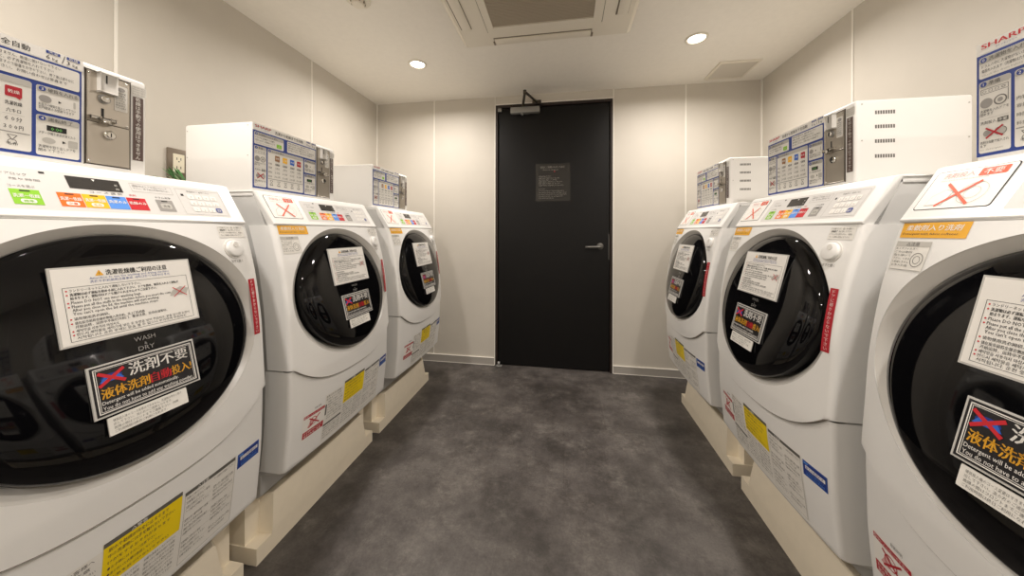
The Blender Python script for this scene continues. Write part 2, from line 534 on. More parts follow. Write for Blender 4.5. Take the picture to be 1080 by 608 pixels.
GROUP_W = 'white drum washer dryers in two rows'
def make_washer():
    R = empty('washer_dryer')
    # --- body shell
    q = MB()
    prof = [(-.55, -.891), (-.060, -.891), (-.047, -.882), (-.045, -.812), (.030, -.795), (.040, -.60), (.040, -.35), (.022, -.12), (-.012, .015), (-.0725, .115), (-.082, .1265), (-.55, .1265)]
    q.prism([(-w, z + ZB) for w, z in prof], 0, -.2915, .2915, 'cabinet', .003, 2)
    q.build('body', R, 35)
    q = MB(); q.box(wl_(-.2912, -.552, .1205), wl_(.2912, -.0815, .1345), 'white', .003, 2)
    q.build('top_cover', R, 35)
    q = MB()
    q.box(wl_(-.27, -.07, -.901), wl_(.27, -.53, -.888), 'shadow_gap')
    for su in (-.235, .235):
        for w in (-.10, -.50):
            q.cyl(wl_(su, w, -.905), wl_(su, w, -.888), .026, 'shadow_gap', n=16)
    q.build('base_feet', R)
    # --- front panel: polar patch around the door opening, rolled side edges
    zc = -.232
    HW = .2835
    angs = [2 * PI * i / 144 for i in range(144)]
    top = .021
    ca = math.atan2(top - zc, HW); cb = math.atan2(-.455 - zc, HW)
    angs += [ca, PI - ca, cb % (2 * PI), (PI - cb) % (2 * PI)]
    angs = sorted(set(round(a, 6) for a in angs))
    def bound(a):
        c, s = math.cos(a), math.sin(a)
        t = HW / abs(c) if abs(c) > 1e-6 else 9
        if s > 1e-6:
            t = min(t, (top - zc) / s)
        elif s < -1e-6:
            lo, hi = 0, t
            if zc + hi * s < seam(hi * c):
                for _ in range(40):
                    mid = (lo + hi) / 2
                    if zc + mid * s < seam(mid * c): hi = mid
                    else: lo = mid
                t = lo
        return t * c, zc + t * s
    rings = []
    def ell(rx, rz, dw):
        return [(rx * math.cos(a), zc + rz * math.sin(a), dw) for a in angs]
    # (elliptic rings, re-angled so that each ring vertex lies on its own ray)
    def ellray(rx, rz, dw):
        r = []
        for a in angs:
            c, s = math.cos(a), math.sin(a)
            t = 1 / math.sqrt((c / rx) ** 2 + (s / rz) ** 2)
            r.append((t * c, zc + t * s, dw))
        return r
    BZ = [ellray(rx, rz, dw) for rx, rz, dw in ((.232, .208, -.050), (.2475, .2235, -.040), (.2495, .2255, -.022), (.2535, .2290, -.0175), (.2720, .2435, -.0032), (.2745, .2455, -.0012), (.2757, .2464, -.0012))]
    rings.append(ellray(.2750, .2458, -.004)); rings.append(ellray(.2752, .2460, 0.))
    last = rings[-1]
    bd = [bound(a) for a in angs]
    K = 10
    for k_ in range(1, K + 1):
        t = k_ / K
        rings.append([(l[0] + (b[0] - l[0]) * t, l[1] + (b[1] - l[1]) * t, 0.) for l, b in zip(last, bd)])
    N = len(angs)
    vs = [wl_(u, WF(u, z) + d, z) for rg in rings for (u, z, d) in rg]
    fs = []
    for i in range(len(rings) - 1):
        for j in range(N):
            j2 = (j + 1) % N
            fs.append((i * N + j, i * N + j2, (i + 1) * N + j2, (i + 1) * N + j))
    fs = [f[::-1] for f in fs]
    # rolled edge on each side
    base = (len(rings) - 1) * N
    prev = list(range(base, base + N))
    def off(u, z, step):
        if abs(u) >= HW - 1e-4:
            sg = 1 if u > 0 else -1
            if step <= 4:
                a = step / 4 * PI / 2
                return (u + sg * .0140 * math.sin(a), WF(u, z) - .0155 * (1 - math.cos(a)), z)
            return (u + sg * .0140, WF(u, z) - (.05 if step == 5 else .09), z)
        d = .004 if step <= 4 else .02
        return (u, WF(u, z) - d * step / 5, z + (-.0015 if z > 0 else .0015))
    for step in range(1, 7):
        o = len(vs)
        vs += [wl_(*off(b[0], b[1], step)) for b in bd]
        for j in range(N):
            j2 = (j + 1) % N
            fs.append((prev[j], o + j, o + j2, prev[j2]))
        prev = list(range(o, o + N))
    q = MB(); q.add(vs, fs, 'white', True)
    fp = q.build('front_panel', R)
    bm = bmesh.new(); bm.from_mesh(fp.data); bmesh.ops.recalc_face_normals(bm, faces=bm.faces[:])
    # make sure the patch faces outwards
    f0 = max(bm.faces, key=lambda f: -f.calc_center_median().y)
    if f0.normal.y > 0:
        bmesh.ops.reverse_faces(bm, faces=bm.faces[:])
    bm.to_mesh(fp.data); bm.free()
    fp.data.set_sharp_from_angle(angle=math.radians(38))
    vs = [wl_(u, WF(u, z) + d, z) for rg in BZ for (u, z, d) in rg]
    fs = []
    for i in range(len(BZ) - 1):
        for j in range(N):
            j2 = (j + 1) % N
            fs.append((i * N + j, (i + 1) * N + j, (i + 1) * N + j2, i * N + j2))
    q = MB(); q.add(vs, fs, 'silver', True)
    bz = q.build('door_bezel', R, 38)
    # --- lower kick panel
    NU, NZ = 48, 26
    cols = []
    HK = .2825
    for i in range(NU + 1):
        u = -HK + 2 * HK * i / NU
        cols.append([(u, W(u, z) - .004, z) for z in [seam(u) - .003 + (-.789 - seam(u) + .003) * j / NZ for j in range(NZ + 1)]])
    def sidecols(sg):
        out = []
        for step in range(1, 7):
            c = []
            for (u, w, z) in cols[0]:
                nar = .0125 - .0015 * max(0, min(1, (-.5 - z) / .3))
                a = min(step, 4) / 4 * PI / 2
                dw = .0125 * (1 - math.cos(a)) + (0 if step <= 4 else (.03 if step == 5 else .08))
                c.append((sg * (HK + nar * math.sin(a)), w - dw, z))
            out.append(c)
        return out
    allc = sidecols(-1)[::-1] + cols + sidecols(1)
    # bottom lip
    for c in allc:
        u, w, z = c[-1]
        c += [(u, w - .003, z - .004), (u, w - .009, z - .006), (u, w - .075, z - .006)]
    M_ = len(allc[0])
    vs = [wl_(*p) for c in allc for p in c]
    fs = [(i * M_ + j, i * M_ + j + 1, (i + 1) * M_ + j + 1, (i + 1) * M_ + j) for i in range(len(allc) - 1) for j in range(M_ - 1)]
    q = MB(); q.add(vs, fs, 'white', True)
    q.build('kick_panel', R, 40)
    # dark gap line where the two front panels meet
    q = MB()
    us = [-.2835 + .567 * i / 60 for i in range(61)]
    vs = []
    for u in us:
        z = seam(u); w = WF(u, z)
        vs += [wl_(u, w - .0012, z + .0006), wl_(u, w - .0012, z - .0018), wl_(u, w - .014, z - .0022)]
    fs = []
    for i in range(60):
        fs += [(3 * i, 3 * i + 1, 3 * i + 4, 3 * i + 3), (3 * i + 1, 3 * i + 2, 3 * i + 5, 3 * i + 4)]
    q.add(vs, fs, 'gap'); q.build('panel_gap', R)
    # --- sloping control panel
    q = MB()
    cp = [(-.030, .016), (.0035, .0220), (.0045, .0280), (.001, .0315), (-.064, .1345), (-.072, .1385), (-.095, .1400), (-.1055, .1400), (-.1055, .1330), (-.078, .128)]
    q.prism([(-w, z + ZB) for w, z in cp], 0, -.2915, .2915, 'white', .0022, 2)
    cpn = q.build('control_panel', R, 40)
    # face plate print
    def control_print():
        L = Lab(fn_slope, .0032)
        L.rr(-.135, .038, .258, .117, .004, 'face', 0)
        # drum icons and small captions
        L.text('ドアロック', -.116, .101, .006, 'grey_ink', 1, w=.030); L.rect(-.070, .109, -.063, .113, 'ink', 1)
        L.text('残り時間', -.108, .092, .005, 'grey_ink', 1, w=.035)
        # display window
        L.rr(-.038, .085, .042, .111, .001, 'display', 1)
        L.text('▼', .001, .104, .006, 'paper', 2, al='C'); L.text('分', .034, .098, .005, 'paper', 2, al='C'); L.text('円', .034, .089, .005, 'paper', 2, al='C')
        # coloured course keys
        L.text('コースを選ぶ', -.113, .0785, .0055, 'grey_ink', 1, w=.030)
        L.text('コ ー ス 選 択', -.012, .0785, .0055, 'ink', 1, w=.05); L.text('洗剤', .049, .0785, .005, 'red', 1, w=.012)
        def key(a, c, m, t1, t2):
            L.rect(a, .0465, c, .0745, m, 1)
            L.rect((a + c) / 2 - .006, .0705, (a + c) / 2 + .006, .0728, 'ink', 2)
            L.text(t1, (a + c) / 2, .0595, .0075, 'paper', 2, w=(c - a) * .88, bold=.03, al='C')
            if t2:
                L.rr((a + c) / 2 - .009, .0492, (a + c) / 2 + .009, .0562, .003, 'paper', 2)
                L.text(t2, (a + c) / 2, .0507, .005, m, 3, w=.012, bold=.02, al='C')
        key(-.114, -.080, 'green', '洗濯〜乾燥', '標準')
        key(-.0595, -.0275, 'orange', '洗濯〜乾燥', '少量')
        key(-.0265, .0075, 'gold', '洗濯〜乾燥', '毛布')
        key(.0085, .0405, 'sky', '洗濯のみ', None)
        key(.0415, .0750, 'red', '乾燥のみ', None)
        # info window and drum clean key
        L.frame(.059, .0905, .138, .110, .0006, 'light_ink', 1)
        L.text('運転中はドアを開けないで', .063, .1025, .005, 'grey_ink', 1, w=.066)
        L.text('下さい。終了後は衣類を取り出し', .063, .0965, .0045, 'grey_ink', 1, w=.070)
        L.text('ドラム洗浄', .112, .0785, .0055, 'ink', 1, w=.030, al='C')
        L.rr(.094, .047, .128, .075, .001, 'bgrey', 1)
        L.rr(.100, .053, .122, .066, .004, 'label_grey', 2); L.text('洗浄', .111, .0565, .007, 'dark_grey', 3, w=.014, al='C'); L.rect(.105, .0705, .117, .0728, 'ink', 2)
        # key pad
        L.frame(.147, .043, .253, .110, .0006, 'light_ink', 1)
        L.text('係員用キー 操作パネル', .172, .1025, .005, 'grey_ink', 1, w=.055)
        L.rect(.155, .091, .161, .0965, 'ink', 1)
        for r_ in range(3):
            for c_ in range(4):
                x = .176 + c_ * .0185; y = .0895 - r_ * .0165
                blue = (r_ == 2 and c_ == 3)
                L.rr(x - .0075 , y - .0055, x + .0075, y + .0065, .003, 'deep_blue' if blue else 'paper', 2)
                L.text('設定' if blue else '789切456入123'[r_ * 4 + c_], x, y - .0035, .008, 'paper' if blue else 'light_ink', 3, al='C', w=.010 if blue else None)
        L.build('control_print', cpn)
        # softener sticker
        L = Lab(fn_slope, .0034)
        L.rr(-.279, .045, -.155, .1225, .005, 'ink', 0); L.rr(-.2775, .0463, -.1565, .1212, .0045, 'paper', 1)
        L.text('洗剤投入', -.262, .107, .0115, 'pinkish', 2, w=.050)
        L.rr(-.205, .104, -.165, .118, .002, 'signal_orange', 2); L.text('不要', -.185, .1065, .0115, 'paper', 3, w=.027, bold=.02, al='C')
        L.text('Detergent is added automatically', -.262, .1008, .0038, 'light_ink', 2, w=.075)
        L.ring(-.195, .073, .022, .020, .0008, 'label_grey', 2); L.ring(-.195, .073, .012, .011, .0008, 'label_grey', 2)
        L.poly([(-.262, .053), (-.232, .053), (-.226, .078), (-.240, .084), (-.258, .072)], 'label_grey', 2); L.poly([(-.261, .054), (-.233, .054), (-.227, .077), (-.240, .0828), (-.257, .071)], 'paper', 2.5)
        L.cross(-.217, .073, .026, .0215, .0042, 'signal_orange', 3)
        L.build('detergent_sticker', cpn)['label'] = 'white sticker with a large orange cross'
    control_print()
    # --- door: black domed glass in a thin rim
    ZD = -.2325
    RX, RZ = .2440, .2245
    def dsurf(r, a):
        u = RX * r * math.cos(a); z = ZD + RZ * r * math.sin(a)
        return u, z
    def rimw(z):
        return doorplane(z) - .032
    rs = [0, .2, .4, .55, .68, .78, .86, .92, .96, .985, 1.0]
    hs = [.0295 * (1 - r ** 4.0) ** .55 if r < 1 else 0 for r in rs]
    NA = 96
    vs = [wl_(0, rimw(ZD) + hs[0], ZD)]; fs = []
    for r, h in zip(rs[1:], hs[1:]):
        for k_ in range(NA):
            u, z = dsurf(r, 2 * PI * k_ / NA)
            vs.append(wl_(u, rimw(z) + h, z + h * .238))
    for k_ in range(NA):
        u, z = dsurf(.985, 2 * PI * k_ / NA)
        vs.append(wl_(u, rimw(z) - .035, z))
    nr = len(rs)
    for k_ in range(NA):
        fs.append((0, 1 + k_, 1 + (k_ + 1) % NA))
        for i in range(nr - 1):
            a0 = 1 + i * NA; a1 = a0 + NA
            fs.append((a0 + k_, a1 + k_, a1 + (k_ + 1) % NA, a0 + (k_ + 1) % NA))
    q = MB(); q.add(vs, fs, 'glass_black', True)
    dg = q.build('door', R)
    # inner viewing bowl printed darker behind the glass: a slim ring and the logo
    L = Lab(lambda u, z, h: wl_(u, doorplane(z) - .002 + h, z), .0008)
    L.text('WASH', .0065, -.2255, .0125, 'alu', 1, w=.034, al='C', res=3); L.text('&', .0065, -.2345, .008, 'alu', 1, al='C'); L.text('DRY', .0065, -.2450, .0125, 'alu', 1, w=.026, al='C', res=3)
    L.build('door_lettering', dg)
    notice(dg); black_sign(dg); small_plate(dg)
    # --- release knob
    kc = (.2365, -.049)
    q = MB()
    p0 = Vector(fn_front(kc[0], kc[1], -.004)); p1 = Vector(fn_front(kc[0], kc[1], .010)); d = (p1 - p0).normalized()
    q.cyl(p0, p0 + d * .0065, .0275, 'offwhite', n=40); q.cyl(p0 + d * .006, p1, .0245, 'white', r2=.0228, n=40, bev=.002)
    side = Vector((1, 0, 0)); upv = d.cross(side) * -1
    dimp = p1 + upv * -.010
    q.cyl(dimp - d * .002, dimp + d * .0012, .0075, 'offwhite', n=24)
    q.build('door_release_knob', R, 40)
    front_labels(R)
    return R

def notice(par):
    L = Lab(fn_door, .0022, .0003)
    a, b, c, d = -.104, -.2045, .106, -.0695
    L.sheet(a - .003, b - .003, c + .003, d + .003, .003, 'laminate')
    L.rect(a, b, c, d, 'paper', 1)
    L.poly([(-.050, -.0865), (-.038, -.0865), (-.044, -.0755)], 'amber', 2); L.text('!', -.044, -.0855, .008, 'ink', 3, al='C')
    L.text('洗濯乾燥機ご利用の注意', -.035, -.0860, .0115, 'ink', 2, w=.098, bold=.025, res=2)
    L.text('Attention to use the washing and drying machine', -.058, -.0925, .006, 'navy', 2, w=.124)
    L.text('洗衣干衣机使用注意事项  세탁건조기 사용상의 주의', -.058, -.0990, .0056, 'navy', 2, w=.124)
    L.frame(a + .010, b + .005, c - .008, -.1035, .0007, 'ink', 2)
    x = a + .018
    def ln(y, t, w=None, bul=None, m='ink', s=.0058, bold=0.012):
        if bul:
            L.ell(a + .0145, y + .002, .0014, .0014, bul, 2, 8)
        L.text(t, x, y, s, m, 2, w=w, bold=bold)
    ln(-.1118, 'ランドリーネットに入れて運転しないで下さい。', .100, 'red')
    ln(-.1190, '洗濯物は必ず運転を始める前に入れて下さい。ドアを閉め、硬貨を入れると運転が', .166, 'red', bold=.03)
    ln(-.1258, '始まります。運転中はドアを開けられませんのでご注意下さい。', .125, bold=.03)
    ln(-.1335, 'Please DO NOT use inner washing bags.', .098, 'red', s=.0072)
    ln(-.1405, 'Please put all the stuffs in the machine before you insert the coins.', .150, 'red', s=.0072)
    ln(-.1470, 'After you close the lid, the machine will start working.', .126, s=.0072)
    ln(-.1535, "You can't open the lid until the machine stops.", .124, s=.0072)
    ln(-.1625, '请勿使用洗衣网袋。', .046, 'red')
    ln(-.1700, '请在投币前将全部衣物放入洗衣机。关上门后机器', .098, 'red')
    ln(-.1765, '开始运转，运转中不能打开机门，敬请注意。投币后请等待。', .136)
    ln(-.1835, '세탁망을 사용하지 마십시오.', .058, 'red')
    ln(-.1900, '반드시 세탁물을 세탁기에 넣은 후 동전을 넣어 주십시오. 문을 닫으면 운전이', .176, 'red')
    ln(-.1962, '시작됩니다. 운전 중에는 문을 열 수 없으니 주의하여 주십시오.', .170)
    L.poly([(.060, -.146), (.092, -.146), (.097, -.134), (.082, -.128), (.066, -.135)], 'label_grey', 2)
    L.cross(.0795, -.139, .0125, .0105, .0016, 'red', 3)
    L.build('notice_sheet', par)['label'] = 'white laminated notice'

def black_sign(par):
    L = Lab(fn_door, .0022, .0003)
    a, b, c, d = -.080, -.3400, .083, -.2530
    L.sheet(a - .003, b - .003, c + .003, d + .003, .003, 'laminate')
    L.rect(a, b, c, d, 'sign_black', 1)
    L.frame(a + .0035, b + .0035, c - .0035, d - .0035, .0016, 'paper', 2); L.frame(a + .0065, b + .0065, c - .0065, d - .0065, .0008, 'paper', 2)
    L.ell(a + .027, -.276, .015, .007, 'deep_blue', 2); L.poly([(a + .010, -.283), (a + .044, -.283), (a + .037, -.273), (a + .017, -.273)], 'blue', 2.5)
    L.cross(a + .027, -.277, .018, .012, .0055, 'red', 3)
    L.text('洗剤不要', a + .052, -.2835, .026, 'paper', 2, w=.098, bold=.022, res=2)
    L.text('液体洗剤', a + .010, -.3105, .0205, 'amber', 2, w=.070, bold=.02, res=2)
    L.text('自動', a + .082, -.3105, .0205, 'red', 2, w=.034, bold=.03, res=2)
    L.text('投入!', a + .1175, -.3105, .0205, 'amber', 2, w=.036, bold=.02, res=2)
    L.text('Detergent will be added automatically.', a + .009, -.3215, .009, 'paper', 2, w=.118, res=2)
    L.text('You do not have to add any washing powder.', a + .009, -.3310, .009, 'paper', 2, w=.144, res=2)
    L.build('detergent_sign', par)['label'] = 'black detergent sign with white and orange writing'

def small_plate(par):
    L = Lab(fn_door, .0014, .0003)
    a, b, c, d = -.068, -.3785, .057, -.3465
    L.sheet(a, b, c, d, .002, 'label_grey')
    L.rr(a, b, c, d, .003, 'label', 1)
    for i, (t, w) in enumerate((('硬貨投入後のコース変更はできません。洗濯物は早めに取り', .108), ('出して下さい。次の方のご迷惑となります。', .090), ('故障の際はフロントまでご連絡下さい。内線', .100), ('ご利用時間は終日ご利用になれます。', .080))):
        L.text(t, a + .007, d - .0085 - i * .0066, .0052, 'grey_ink', 2, w=w)
    L.build('door_label', par)['label'] = 'narrow silver label with small print'

def front_labels(R):
    st = .008
    # amber softener strip
    L = Lab(fn_front)
    L.rect(-.281, -.0095, -.162, .0205, 'amber', 0, st)
    L.text('柔軟剤入り洗剤', -.272, .0055, .0125, 'paper', 1, w=.098, bold=.015, shear=.15, res=2)
    L.text('Detergent with fabric softener', -.276, -.0035, .006, 'brown', 1, w=.100, shear=.15)
    L.build('softener_label', R)['label'] = 'amber label strip under the control panel'
    # grey caution label
    L = Lab(fn_front)
    L.rect(-.281, -.074, -.212, -.017, 'label', 0, st); L.rect(-.281, -.027, -.212, -.017, 'label_grey', 1, st)
    L.text('△注意', -.246, -.0255, .0085, 'grey_ink', 2, w=.026, al='C')
    for i, t in enumerate(('糸くずフィルター', 'ごみは毎回', '取り除いて', '下さい。つまる', 'と乾燥しません', 'お手入れ後')):
        L.text(t, -.279, -.0335 - i * .0068, .0052, 'grey_ink', 1, w=.036 if i else .046)
    L.ring(-.229, -.053, .0125, .014, .0012, 'grey_ink', 1); L.ring(-.229, -.053, .007, .008, .001, 'grey_ink', 1)
    L.frame(-.281, -.074, -.212, -.017, .0006, 'label_grey', 1, st)
    L.build('caution_label', R)
    # small print above and below the knob
    L = Lab(fn_front)
    L.rect(.206, -.0165, .2795, .0150, 'label', 0, st)
    L.text('ドアを開けるときは', .209, .0085, .0052, 'grey_ink', 1, w=.030); L.text('お願い', .252, .0085, .0052, 'grey_ink', 1, w=.022); L.ell(.246, .0105, .003, .003, 'label_grey', 1)
    L.text('運転終了', .212, .0015, .006, 'ink', 1, w=.018, bold=.02); L.text('後に押して下さい', .234, .0015, .005, 'grey_ink', 1, w=.036)
    L.text('ドアロック中は開きません。無理に', .209, -.0055, .005, 'grey_ink', 1, w=.066); L.text('引くと故障の原因になります。', .212, -.0125, .005, 'grey_ink', 1, w=.058)
    L.build('knob_label', R)
    L = Lab(fn_front)
    L.text('おすと開く', .2385, -.0865, .0085, 'grey_ink', 0, w=.034, al='C')
    L.build('knob_lettering', R)
    # red vertical warning
    L = Lab(fn_front)
    L.rect(.2605, -.297, .2810, -.138, 'crimson', 0, st)
    L.vtext('ドアに寄りかからないで下さい',   .2708, -.141, -.294, .0105, 'paper', 1, bold=.005)
    L.build('red_warning_label', R)['label'] = 'red vertical warning strip'
    # blue label low on the right
    L = Lab(fn_kick)
    L.rect(.209, -.6465, .2785, -.607, 'deep_blue', 0, st); L.frame(.2105, -.645, .277, -.6085, .0006, 'sky', 1, st)
    L.rect(.217, -.6265, .273, -.6175, 'paper', 1, st); L.text('省エネ乾燥方式', .219, -.6248, .0078, 'deep_blue', 2, w=.050)
    L.text('■', .213, -.6145, .005, 'sky', 1, w=.012)
    L.text('この製品は節水型です', .219, -.6345, .0050, 'sky', 1, w=.050); L.text('業務用全自動洗濯乾燥機', .219, -.6415, .0050, 'sky', 1, w=.052)
    L.build('blue_label', R)['label'] = 'blue label with a white strip'
    # big instruction sheet: left notes, yellow warning, right notes
    L = Lab(fn_kick)
    L.rect(-.152, -.779, .203, -.6055, 'label', 0, st)
    L.text('設置されるお客様へ', -.147, -.6165, .0085, 'grey_ink', 1, w=.080); L.text('安全上のご注意', -.147, -.6265, .0075, 'grey_ink', 1, w=.075)
    L.rect(-.150, -.680, -.143, -.640, 'dark_grey', 1, st)
    L.rect(-.151, -.7215, -.060, -.7145, 'dark_grey', 1, st)
    body = ['洗濯機の上に乗らないで下さい', '定格電圧二百ボルト専用', '水漏れの点検を行って下さい', 'アース線を必ず接続して下さい', '分解や改造をしないで下さい', '湿気の多い場所を避けて設置', '排水ホースの詰まりに注意', '凍結の恐れがある場合は水抜き', '洗濯物は片寄らせないで下さい']
    for i in range(7):
        L.text(body[i], -.139, -.6375 - i * .0105, .0070, 'grey_ink', 1, w=.074)
    for i in range(5):
        L.text(body[-1 - i], -.149, -.7315 - i * .0095, .0066, 'grey_ink', 1, w=.086)
    L.rect(-.056, -.6835, .0725, -.596, 'yellow', 1, st); L.rect(-.056, -.6035, .0725, -.5945, 'dark_grey', 2, st)
    L.text('△警告', -.004, -.6025, .008, 'paper', 3, w=.026, al='C')
    for i, (t, s) in enumerate((('脱水や乾燥が完全に止まるまで', .0085), ('中の洗濯物には手を触れないで下さい', .0085), ('けがをするおそれがあります', .0075), ('●お子様には十分ご注意下さい', .0065), ('●油の付いた衣類は乾燥しないで下さい', .0065), ('●火気を近づけないで下さい', .0065))):
        L.text(t, -.049, -.6155 - i * .0122, s, 'brown', 3, w=.075 + .012 * (i % 3) + (.02 if i < 2 else 0))
    for i in range(8):
        L.text(body[i % 9], -.053, -.6950 - i * .0100, .0066, 'grey_ink', 1, w=.056); L.text(body[(i + 4) % 9], .010, -.6950 - i * .0100, .0066, 'grey_ink', 1, w=.056)
    L.rect(.0785, -.6135, .2015, -.6045, 'dark_grey', 1, st); L.text('△注意', .118, -.6125, .008, 'paper', 2, w=.026, al='C')
    for i in range(14):
        for x, o in ((.082, 0), (.144, 3)):
            if (i + o) % 5 != 4:
                L.text(body[(i + o) % 9], x, -.6235 - i * .0105, .0068, 'grey_ink', 1, w=.040 + .012 * ((i + o) % 2))
    L.frame(.0785, -.776, .2015, -.6045, .0008, 'light_ink', 1, st)
    for i in range(1, 6):
        L.rect(.080, -.620 - i * .026, .200, -.6196 - i * .026, 'light_ink', 1, st)
    L.build('instruction_label', R)['label'] = 'large instruction label with a yellow warning field'
    prohibition_label(R)

def prohibition_label(R, du=0.0, dz=0.0):
    st = .008
    L = Lab(lambda u, z, h: fn_kick(u + du, z + dz, h))
    L.rect(-.243, -.7195, -.150, -.6330, 'paper', 0, st)
    L.rect(-.240, -.6470, -.153, -.6370, 'crimson', 1, st); L.text('中に入らないで下さい', -.229, -.6452, .0075, 'paper', 2, w=.070); L.ring(-.2345, -.642, .0035, .0035, .0012, 'paper', 2)
    L.rect(-.240, -.7155, -.153, -.6930, 'crimson', 1, st); L.text('お子様が中に入ると', -.235, -.7025, .0085, 'paper', 2, w=.075); L.text('窒息や火傷の危険', -.235, -.7125, .0085, 'paper', 2, w=.070)
    L.ring(-.200, -.668, .015, .014, .0022, 'crimson', 1); L.ell(-.207, -.662, .006, .006, 'pinkish', 1); L.poly([(-.225, -.684), (-.205, -.684), (-.196, -.668), (-.212, -.664)], 'pinkish', 1)
    L.cross(-.196, -.669, .022, .016, .0040, 'crimson', 2, 4)
    L.text('取扱説明', -.197, -.6290, .0075, 'grey_ink', 0, w=.026)
    o = L.build('prohibition_label', R)
    o['label'] = 'red and white prohibition label'

# ------------------------------------------------------------ coin box
ZC = -.1350                              # base plane of the box relative to eye level (sign flipped)
def cb(u, w, z):
    return (u, -w, z + ZC)
def make_coin_box():
    R = empty('coin_box')
    q = MB()
    q.box(cb(-.2705, -.107, .1350), cb(.1290, -.384, .378), 'case', .008, 3)
    for (w, z) in ((-.122, .365), (-.122, .262), (-.372, .355), (-.372, .262)):
        q.cyl(cb(-.2700, w, z), cb(-.2715, w, z), .0020, 'label_grey', n=10); q.cyl(cb(.1285, w, z), cb(.1300, w, z), .0020, 'label_grey', n=10)
    case = q.build('case', R, 35)
    # rows of vent slots on the right side
    for z in (.340, .300, .259, .217):
        q = MB()
        for i in range(8):
            w = -.154 - i * .0062
            q.box(cb(.1285, w - .0042, z - .0050), cb(.1294, w, z + .0050), 'grey_ink')
        q.build('vent_slots', case)
    fb = lambda u, z, h: cb(u, -.107 + h, z)
    # instruction sign
    L = Lab(fb, .0012, .0003)
    a, b, c, d = -.2665, .1515, .0155, .3515
    L.sheet(a, b, c, d, .0014, 'navy')
    L.rect(a - .001, .353, .018, .3755, 'paper', 0)
    L.text('SHARP', -.259, .3630, .0130, 'red', 1, w=.062, bold=.035, res=3)
    L.text('コインランドリー', -.238, .3565, .005, 'navy', 1, w=.030)
    L.text('洗濯から乾燥まで全自動', -.182, .3590, .0125, 'ink', 1, w=.128, bold=.01, res=2)
    L.rect(-.034, .3675, -.015, .3735, 'navy', 1); L.text('洗濯', -.0245, .3683, .0058, 'paper', 2, w=.013, al='C'); L.rect(-.006, .3675, .013, .3735, 'navy', 1); L.text('乾燥', .0035, .3683, .0058, 'paper', 2, w=.013, al='C')
    L.text('6', -.034, .3560, .013, 'ink', 1); L.text('kg', -.0255, .3560, .0085, 'ink', 1); L.line((-.0125, .3555), (-.0085, .3725), .001, 'ink', 1); L.text('3', -.006, .3560, .013, 'ink', 1); L.text('kg', .0025, .3560, .0085, 'ink', 1)
    def cell(x0, z0, x1, z1, head=True, num=None, title=''):
        L.rr(x0, z0, x1, z1, .004, 'label', 1)
        if head:
            L.rr(x0 + .0005, z1 - .012, x1 - .0005, z1 - .0005, .003, 'label_grey', 2)
        if num:
            L.ell(x0 + .0075, z1 - .0062, .0048, .0048, 'navy', 3); L.text(num, x0 + .0075, z1 - .0092, .008, 'paper', 4, al='C', res=2)
            L.text(title, x0 + .015, z1 - .0095, .0085, 'dark_grey', 3, w=min(len(title) * .0085, x1 - x0 - .018), bold=.01)
    cell(-.2625, .3045, -.1445, .3465, True, '0', '洗濯物を入れる前に')
    L.text('ドラムの中に洗濯物がないか確認し', -.258, .3250, .0070, 'ink', 2, w=.076); L.text('電源を入れます（洗濯物は六キロまで）', -.258, .3160, .0070, 'ink', 2, w=.076); L.text('Check the drum before use', -.258, .3085, .0055, 'light_ink', 2, w=.068)
    L.rr(-.175, .3095, -.154, .3235, .002, 'green', 2); L.text('入', -.1645, .3125, .009, 'paper', 3, al='C')
    cell(-.1290, .3045, .0125, .3475, False)
    for i, (t, w) in enumerate((('運転中は扉が開きません。無理に開けないで下さい', .110), ('硬貨を入れる前に、必ず洗濯物を入れて下さい', .100), ('故障の原因となりますので容量をお守り下さい。終了後は速やかに', .128), ('取り出して下さい。お問い合わせは係員まで', .118))):
        L.text(t, -.124, .3390 - i * .0088, .0068, 'ink', 2, w=w)
    cell(-.2625, .1575, -.2160, .2985, True, '1', '準備')
    L.frame(-.2595, .2730, -.2190, .2825, .0008, 'grey_ink', 2); L.text('○ □ □ ◎', -.257, .2755, .006, 'grey_ink', 2, w=.034)
    L.ell(-.2510, .2545, .0095, .0095, 'bgrey', 2); L.ring(-.2305, .2545, .0095, .0095, .002, 'grey_ink', 2); L.ell(-.2305, .2545, .004, .004, 'bgrey', 2.5); L.line((-.2195, .250), (-.2195, .272), .0009, 'grey_ink', 2)
    L.text('洗濯物を入れドアを', -.2605, .2370, .0065, 'ink', 2, w=.042); L.text('閉めます', -.2605, .2305, .0065, 'ink', 2, w=.020)
    L.rect(-.2605, .2240, -.2180, .2245, 'light_ink', 2)
    L.text('洗剤投入', -.2600, .2140, .0068, 'ink', 2, w=.024); L.rr(-.2345, .2125, -.2190, .2205, .001, 'dark_grey', 2); L.text('不要', -.2268, .2140, .006, 'paper', 3, w=.012, al='C')
    L.ell(-.2480, .1950, .008, .007, 'bgrey', 2); L.ell(-.2300, .1955, .009, .008, 'label_grey', 2); L.ring(-.2300, .1955, .009, .008, .001, 'grey_ink', 2.5); L.cross(-.2390, .1955, .0125, .010, .0030, 'crimson', 3)
    L.text('洗剤は自動で投入され', -.2605, .1755, .0062, 'ink', 2, w=.042); L.text('ます', -.2605, .1690, .0062, 'ink', 2, w=.010); L.text('no detergent', -.2605, .1625, .0055, 'light_ink', 2, w=.034)
    cell(-.2110, .1575, -.0520, .2985, True, '2', 'コースを選ぶ')
